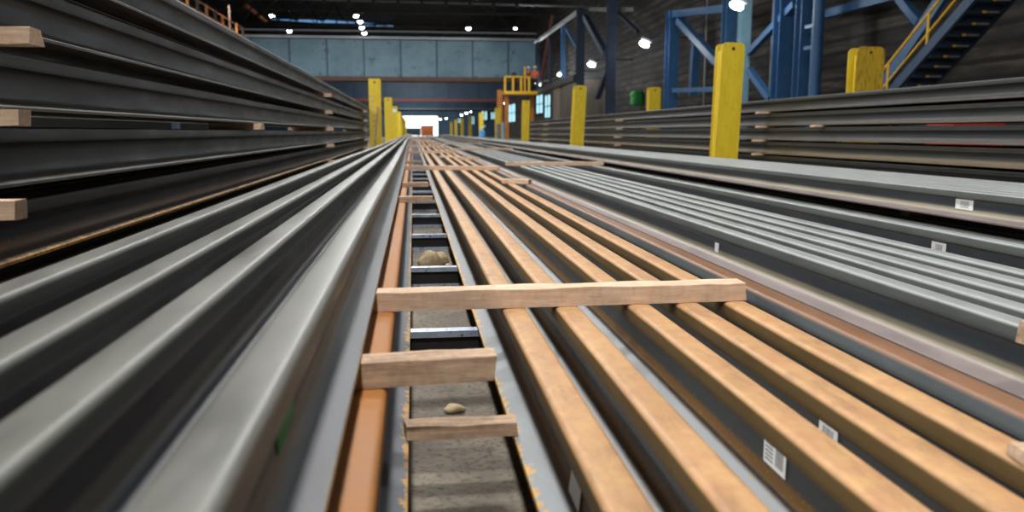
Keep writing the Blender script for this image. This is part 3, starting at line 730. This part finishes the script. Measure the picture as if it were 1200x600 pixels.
# dark lattice frame between the crane and the wall
XD = 9.6
e = empty('lattice_tower', (XD, 44, FLOOR), 'dark blue lattice frame with rails climbing beside the crane platform', 'frame')
def dpart(o, nm): return part(o, e, nm)
c = atX(680, 60, XD); dpart(MB().ibeam((XD, c.y, FLOOR+.01), (XD, c.y, atX(680, 10, XD).z), .42, .45, .05, (0, 1, 0)).build('column', DBLUE), 'column')
c2 = atX(630, 60, XD); dpart(MB().ibeam((XD, c2.y, atX(630, 110, XD).z), (XD, c2.y, atX(630, 50, XD).z), .3, .35, .05, (0, 1, 0)).build('column', DBLUE), 'column')
dpart(bt(624, 52, 677, 14, .2, TRUSS, XD, .2).build('upper_rail', GALV), 'upper_rail')
dpart(bt(630, 108, 676, 91, .4, TRUSS, XD, .35).build('lower_rail', TRUSS), 'lower_rail')
dpart(bt(660, 30, 660, 100, .25, DBLUE, XD).build('upright', BLUE), 'upright')
dpart(bt(645, 40, 645, 100, .22, DBLUE, XD+.6).build('upright', DBLUE), 'upright')
dpart(bt(664, 34, 680, 62, .16, DBLUE, XD).build('diagonal_brace', BLUE), 'diagonal_brace')
dpart(bt(647, 17, 634, 96, .2, ORCOL, XD+1).build('red_stair_stringer', REDBR), 'red_stair_stringer')
dpart(bt(686, 20, 710, 64, .3, DBLUE, XD).build('diagonal_brace', DBLUE), 'diagonal_brace')
dpart(bt(700, 114, 714, 78, .26, DBLUE, XD).build('diagonal_brace', DBLUE), 'diagonal_brace')
c = atX(716, 60, XD); dpart(MB().ibeam((XD, c.y, FLOOR+.01), (XD, c.y, ZR), .42, .4, .04, (0, 1, 0)).build('column', DBLUE), 'column')
dpart(bt(682, 11, 745, 11, .2, TRUSS, XD+.4).build('top_beam', TRUSS), 'top_beam')
dpart(bt(722, 14, 748, 38, .2, DBLUE, 13.2).build('knee_brace', DBLUE), 'knee_brace')
# grey cabin behind the lattice
a = atY(656, 132, 52); b = atY(708, 92, 52)
e = empty('grey_cabin', ((a.x+b.x)/2, 52, FLOOR), 'dull grey-brown clad cabin behind the second yellow post', 'cabin')
hw = (b.x-a.x)/2; CABM = mottled('grey brown cladding', (82, 74, 66), (104, 96, 86), 2, .8, (1, 1, .3))
MB().box((-hw, 0, 0), (hw, 2.6, b.z-FLOOR)).build('body', CABM, e); MB().box((-hw-.1, -.1, b.z-FLOOR), (hw+.1, 2.7, b.z-FLOOR+.15)).build('roof', TRUSS, e)

# ------------------------------------------------------------------ blue staircase
STBLUE = mottled('darker blue stair paint', (34, 60, 90), (44, 74, 106), 3, .5)
XS = 11.5; SW = .84
Lb = atX(1052, 104, XS); Lt = atX(1140, 0, XS); dirv = (Lt-Lb)
slope = dirv.z/dirv.y
bot = Lb+dirv*((FLOOR-Lb.z)/dirv.z); top = Lb+dirv*1.9
e = empty('staircase', (bot.x, bot.y, FLOOR), 'steep blue steel staircase with yellow handrail against the right wall', 'staircase')
def spart(o, nm): return part(o, e, nm)
for dx, nm in ((0, 'stringer'), (SW, 'stringer')):
    o = Vector((dx, 0, 0)); spart(MB().bar(bot+o+Vector((0, 0, .16)), top+o, .09, .23).build(nm, DBLUE if dx else STBLUE), nm)
zz = FLOOR+.26; i = 0
while zz < top.z:
    yy = bot.y+(zz-bot.z)/slope
    tr = spart(MB().box((XS+.045, yy-.14, zz-.025), (XS+SW-.045, yy+.14, zz+.015), .004).build('tread', DBLUE), 'tread')
    spart(MB().box((XS+.045, yy-.14, zz+.015), (XS+SW-.045, yy-.13, zz+.175)).build('riser', DBLUE), 'riser')
    spart(MB().box((XS+SW*.42, yy-.148, zz-.022), (XS+SW*.42+.09, yy-.14, zz+.022)).build('nosing', RAILYEL), 'nosing')
    spart(MB().box((XS+SW*.55, yy-.146, zz-.02), (XS+SW*.88, yy-.14, zz+.02)).build('tread_edge', GALV), 'tread_edge'); zz += .2; i += 1
n_up = Vector((0, 0, 1))
hr = MB().tube([bot+Vector((0, 0, .95)), top+Vector((0, 0, .9))], .034, 8); spart(hr.build('handrail', RAILYEL), 'handrail')
spart(MB().tube([bot+Vector((0, 0, .5)), top+Vector((0, 0, .45))], .026, 8).build('mid_rail', RAILYEL), 'mid_rail')
for t in (.04, .3, .5, .7, .9):
    q = bot.lerp(top, t); spart(MB().tube([q, q+Vector((0, 0, .93))], .03, 8).build('rail_post', RAILYEL), 'rail_post')
o = Vector((1.15, 0, .55)); spart(MB().bar(bot+o+Vector((0, 0, .1)), top+o, .1, .32).build('rear_stringer', BLUE), 'rear_stringer') if False else None
A = atX(1050, 78, 12.9); B = atX(1102, 0, 12.9)
tag(MB().bar(A+(A-B)*1.2, B+(B-A)*.8, .12, .34).build('diagonal_beam', BLUE), 'blue diagonal beam behind the stair handrail, parallel to the stair', 'beam')

# ------------------------------------------------------------------ platform tower with two people
YP = 58.
zd = atY(610, 107, YP).z; x0 = atY(591, 100, YP).x; x1 = atY(630, 100, YP).x
e = empty('platform_tower', ((x0+x1)/2, YP, FLOOR), 'yellow access platform with orange legs beside the crane girder', 'platform'); org = Vector(e.location)
def pp(o, nm): return part(o, e, nm)
pp(MB().box((x0, YP-.1, zd-.22), (x1, YP+1.5, zd), .02).build('deck', RAILYEL), 'deck')
zh = zd+1.02
for k in range(4):
    x = x0+.05+(x1*.72+x0*.28-x0)*k/3
    pp(MB().box((x-.07, YP-.06, zd), (x+.07, YP+.03, zh)).build('rail_post', RAILYEL), 'rail_post')
xe = x0+(x1-x0)*.7
for zz, nm in ((zh, 'handrail'),): pp(MB().box((x0, YP-.06, zz-.05), (xe+.1, YP+.03, zz+.05)).build(nm, RAILYEL), nm)
for px, wd in ((586.5, .36), (594.5, .3)):
    x = atY(px, 120, YP).x; pp(MB().ibeam((x, YP+.5, FLOOR+.01), (x, YP+.5, zd-.2 if px > 590 else zd+.1), wd, wd, .04, (0, 1, 0)).build('leg', ORCOL), 'leg')
x = atY(626, 120, YP).x; pp(MB().ibeam((x, YP+1.1, FLOOR+.01), (x, YP+1.1, zd-.2), .25, .25, .03, (0, 1, 0)).build('leg', ORCOL), 'leg')
xp = atY(615, 100, YP).x; pp(MB().box((xp-.05, YP-.06, zd), (xp+.05, YP+.03, zd+1.75)).build('gate_post', RAILYEL), 'gate_post')
bx = atY(603, 88, YP).x
o = MB().box((bx-.16, YP+.3, zd), (bx+.16, YP+.6, zd+1.35), .03).build('control_box', BLACK); pp(o, 'control_box')

SKIN = mottled('skin', (196, 150, 122), (208, 162, 134), 8, .5, bumpk=0)
HIVO = mottled('orange hi-vis cloth', (214, 96, 52), (228, 112, 64), 8, .8, bumpk=0)
HIVR = mottled('red work cloth', (150, 44, 40), (168, 54, 48), 8, .8, bumpk=0)
NAVY = mottled('dark trousers', (36, 38, 44), (48, 50, 56), 8, .8, bumpk=0)
HAIR = mottled('dark brown hair', (40, 30, 24), (54, 42, 34), 20, .7, bumpk=0)
HAT = mottled('white helmet', (224, 226, 224), (236, 238, 236), 4, .4, bumpk=0)
BOOT = mottled('black boots', (24, 22, 20), (34, 32, 30), 8, .6, bumpk=0)
def skinned(name, verts, edges, radii, mat, parent, root=0, sub=2):
    me = bpy.data.meshes.new(name); me.from_pydata(verts, edges, []); o = bpy.data.objects.new(name, me); COL.objects.link(o)
    mo = o.modifiers.new('skin', 'SKIN'); mo.use_smooth_shade = True
    for i, r in enumerate(radii):
        sv = me.skin_vertices[0].data[i]; sv.radius = (r, r*.85) if not isinstance(r, tuple) else r; sv.use_root = (i == root)
    ms = o.modifiers.new('sub', 'SUBSURF'); ms.levels = sub; ms.render_levels = sub
    dg = bpy.context.evaluated_depsgraph_get(); dg.update()
    nm = bpy.data.meshes.new_from_object(o.evaluated_get(dg)); o.modifiers.clear(); o.data = nm; nm.materials.clear(); nm.materials.append(mat)
    nm.polygons.foreach_set('use_smooth', [True]*len(nm.polygons))
    o.parent = parent; return o
def person(loc, rz, label, jacket, lean=0., armfwd=.35):
    e = empty('person', loc, label, 'person', None, rz)
    V = [(0, 0, .95), (0, 0, 1.12), (0, -lean*.5, 1.3), (0, -lean, 1.44), (0, -lean, 1.52), (0, -lean-.01, 1.62), (0, -lean-.005, 1.72)]
    Rr = [(.16, .11), (.145, .1), (.17, .11), (.12, .09), .055, (.078, .1), (.07, .085)]
    E = [(i, i+1) for i in range(6)]; H = {}
    for s in (-1, 1):
        b = len(V)
        V += [(s*.1, 0, .9), (s*.11, -.02, .5), (s*.12, .02, .09), (s*.125, -.12, .04)]; Rr += [.095, .06, .045, .04]
        E += [(0, b), (b, b+1), (b+1, b+2), (b+2, b+3)]
        a = len(V); h = (s*.2, -lean-armfwd, 1.06)
        V += [(s*.19, -lean, 1.4), (s*.25, -lean-armfwd*.3, 1.15), h, (s*.19, h[1]-.07, 1.05)]; Rr += [.06, .045, .03, (.036, .018)]
        E += [(3, a), (a, a+1), (a+1, a+2), (a+2, a+3)]
        for k in range(4):       # fingers of unequal length, bent, and a thumb from the side of the palm
            f = len(V); L = (.045, .055, .05, .038)[k]; fx = s*.19+(k-1.5)*.02
            V += [(fx, h[1]-.07-L*.6, 1.045), (fx, h[1]-.07-L, 1.02)]; Rr += [.009, .008]; E += [(a+3, f), (f, f+1)]
        f = len(V); V += [(s*.15, h[1]-.06, 1.05), (s*.145, h[1]-.095, 1.035)]; Rr += [.011, .009]; E += [(a+2, f), (f, f+1)]
    body = skinned('body', V, E, Rr, SKIN, e)
    for s in (-1, 1):
        MB().ball((s*.03, -lean-.09, 1.655), .012).build('eye', BLACK, body)
    MB().ball((0, -lean-.1, 1.63), .016, (.7, 1, 1.3)).build('nose', SKIN, body)
    MB().box((-.025, -lean-.098, 1.585), (.025, -lean-.086, 1.594), .003).build('mouth', REDBR, body)
    for s in (-1, 1): MB().ball((s*.078, -lean, 1.645), .024, (.4, .8, 1.2)).build('ear', SKIN, body)
    MB().ball((0, -lean+.015, 1.665), .098, (.92, 1, .9)).build('hair', HAIR, e)
    jv = [(0, 0, .88), (0, 0, 1.1), (0, -lean*.5, 1.3), (0, -lean, 1.45)]; jr = [(.19, .14), (.175, .13), (.2, .135), (.11, .09)]; je = [(0, 1), (1, 2), (2, 3)]
    for s in (-1, 1):
        a = len(jv); jv += [(s*.19, -lean, 1.4), (s*.25, -lean-armfwd*.3, 1.15), (s*.205, -lean-armfwd*.93, 1.07)]; jr += [.08, .066, .05]; je += [(2, a), (a, a+1), (a+1, a+2)]
    skinned('jacket', jv, je, jr, jacket, e)
    MB().lathe((0, 0, 1.06), [(.19, 0), (.19, .05)], 20).build('reflective_band', GALV, e)
    tv = [(0, 0, .93)]; tr = [(.175, .125)]; te = []
    for s in (-1, 1):
        a = len(tv); tv += [(s*.1, 0, .86), (s*.11, -.02, .5), (s*.12, .02, .12)]; tr += [.115, .082, .07]; te += [(0, a), (a, a+1), (a+1, a+2)]
    skinned('trousers', tv, te, tr, NAVY, e)
    for s in (-1, 1): MB().box((s*.125-.055, -.19, 0), (s*.125+.055, .08, .11), .03).build('boot', BOOT, e)
    MB().lathe((0, -lean, 1.7), [(.155, 0), (.15, .015), (.122, .03), (.118, .07), (.09, .12), (.04, .145)], 20).build('helmet', HAT, e)
    return e
q = atY(626.8, 100, YP+.5)
person((q.x, YP+.45, zd), -.2, 'person in orange jacket and white helmet standing on the yellow platform', HIVO)
q = atY(618, 100, YP+1.05)
person((q.x, YP+1.02, zd), .5, 'person in dark red jacket half hidden behind the one in orange on the platform', HIVR, .12, .4)

# ------------------------------------------------------------------ far odds and ends
def box_thing(name, px0, px1, pt_, Y, dep, mat, label, cat, build):
    a = atY(px0, 150, Y).x; b = atY(px1, 150, Y).x; zt = atY((px0+px1)/2, pt_, Y).z
    e = empty(name, ((a+b)/2, Y, FLOOR), label, cat); build(e, (b-a)/2, dep, zt-FLOOR, mat); return e
def skip(e, w, dp, h, m):
    MB().box((-w, 0, .25), (w, dp, h*.82), .08).build('body', m, e); MB().box((-w*1.04, -.05, h*.82), (w*1.04, dp+.05, h), .05).build('lid', m, e)
    for s in (-1, 1): MB().box((s*w*.7-.1, .1, 0), (s*w*.7+.1, dp-.1, .25)).build('skid', TRUSS, e)
box_thing('orange_vehicle', 493.5, 508, 147, 118, 3, ORANGE, 'orange boxy vehicle body at the far end before the bright doorway', 'vehicle', skip)
box_thing('grey_container', 475, 493, 150, 122, 3, GIRDD, 'low dark grey container left of the orange vehicle', 'container', skip)
def bin_(e, w, dp, h, m):
    MB().box((-w, 0, .1), (w, dp, h*.72), .04).build('body', m, e)
    MB().bar((-w*.9, dp*.5, h*.72), (w*1.25, dp*.5, h), dp*.95, .09).build('open_lid', PALEBLUE, e)
    for s in (-1, 1): MB().tube([(s*w*.75-.04, dp*.8, .1), (s*w*.75+.04, dp*.8, .1)], .1, 12).build('wheel', BLACK, e)
box_thing('blue_bin', 562.5, 568.5, 147, 52, .6, SKYB, 'bright blue bin with open lid among the far yellow posts', 'bin', bin_)
def drum(e, w, dp, h, m):
    MB().lathe((0, w, 0), [(w, 0), (w, h*.33), (w*1.03, h*.34), (w, h*.36), (w, h*.66), (w*1.03, h*.67), (w, h*.69), (w, h)], 20).build('drum', m, e)
    MB().lathe((0, w, h), [(w*.95, 0), (w*.9, .02)], 20).build('lid', m, e)
box_thing('steel_drum', 581.5, 586.5, 145.5, 42, .6, GALV, 'tall grey steel drum left of the orange platform legs', 'drum', drum)
box_thing('steel_drum', 588, 592, 144, 43, .6, PALEBLUE, 'pale steel drum just right of the grey drum by the platform legs', 'drum', drum)
# red bin glimpsed through the gaps of the right stack
a = atX(1085, 150, 6.6); b = atX(1117, 150, 6.6)
e = empty('red_bin', (6.9, (a.y+b.y)/2, FLOOR), 'red steel bin glimpsed through gaps in the long right stack', 'bin')
hw = abs(a.y-b.y)/2; MB().box((-.3, -hw, .08), (.4, hw, .95), .02).build('body', REDM, e); MB().box((-.33, -hw-.03, .95), (.43, hw+.03, 1.0), .01).build('rim', REDM, e)
for s in (-1, 1): MB().box((-.25, s*hw*.7-.06, 0), (.35, s*hw*.7+.06, .08)).build('skid', TRUSS, e)
# walkway top left
XWk = -10.5; pts = [(212, 0), (292, 34)]
ya = atX(205, -5, XWk).y; yb = atX(285, 33, XWk).y; zf = atX(248, 22, XWk).z-.55
e = empty('raised_walkway', (XWk, ya, FLOOR), 'rusty yellow railed walkway high on the left above the left stack', 'walkway'); 
def wp(o, nm): return part(o, e, nm)
wp(MB().box((XWk-1.2, ya, zf-.15), (XWk, yb, zf)).build('deck', BROWN), 'deck')
for zz in (.55, 1.05): wp(MB().tube([(XWk, ya, zf+zz), (XWk, yb, zf+zz)], .025).build('handrail', ORCOL), 'handrail')
k = 0; y = ya+.2
while y < yb:
    big = k == 6
    wp(MB().box((XWk-.05, y-.05, zf), (XWk+.05, y+.05, zf+(1.9 if big else 1.1))).build('rail_post', ORCOL if k % 2 else BROWN), 'rail_post'); y += 1.8; k += 1
for y in (ya+1, yb-1): wp(MB().box((XWk-.75, y-.15, FLOOR), (XWk-.45, y+.15, zf-.15)).build('leg', DBLUE), 'leg')
# conductor bars
for i, (pa, pb) in enumerate((((287.5, 6), (300, 16)), ((304, 19), (312, 26)))):
    A = atX(*pa, -13.5); B = atX(*pb, -13.5); B.z = A.z
    e = empty('conductor_bar', A, ['longer', 'shorter'][i]+' orange-red conductor bar under the roof, upper left', 'conductor bar', 'conductor bars')
    MB().bar((0, 0, 0), B-A, .2, .2).build('bar', ORANGE, e); MB().tube([(0, 0, 0), (0, 0, ZR-A.z-.01)], .03).build('hanger', TRUSS, e); MB().tube([B-A, B-A+Vector((0, 0, ZR-A.z-.01))], .03).build('hanger', TRUSS, e)

# ------------------------------------------------------------------ output look
SC.view_settings.view_transform = 'Standard'; SC.view_settings.look = 'None'; SC.view_settings.gamma = 1; SC.view_settings.use_curve_mapping = False
SC.view_settings.exposure = 0.0
SC.cycles.use_denoising = True; SC.cycles.max_bounces = 6
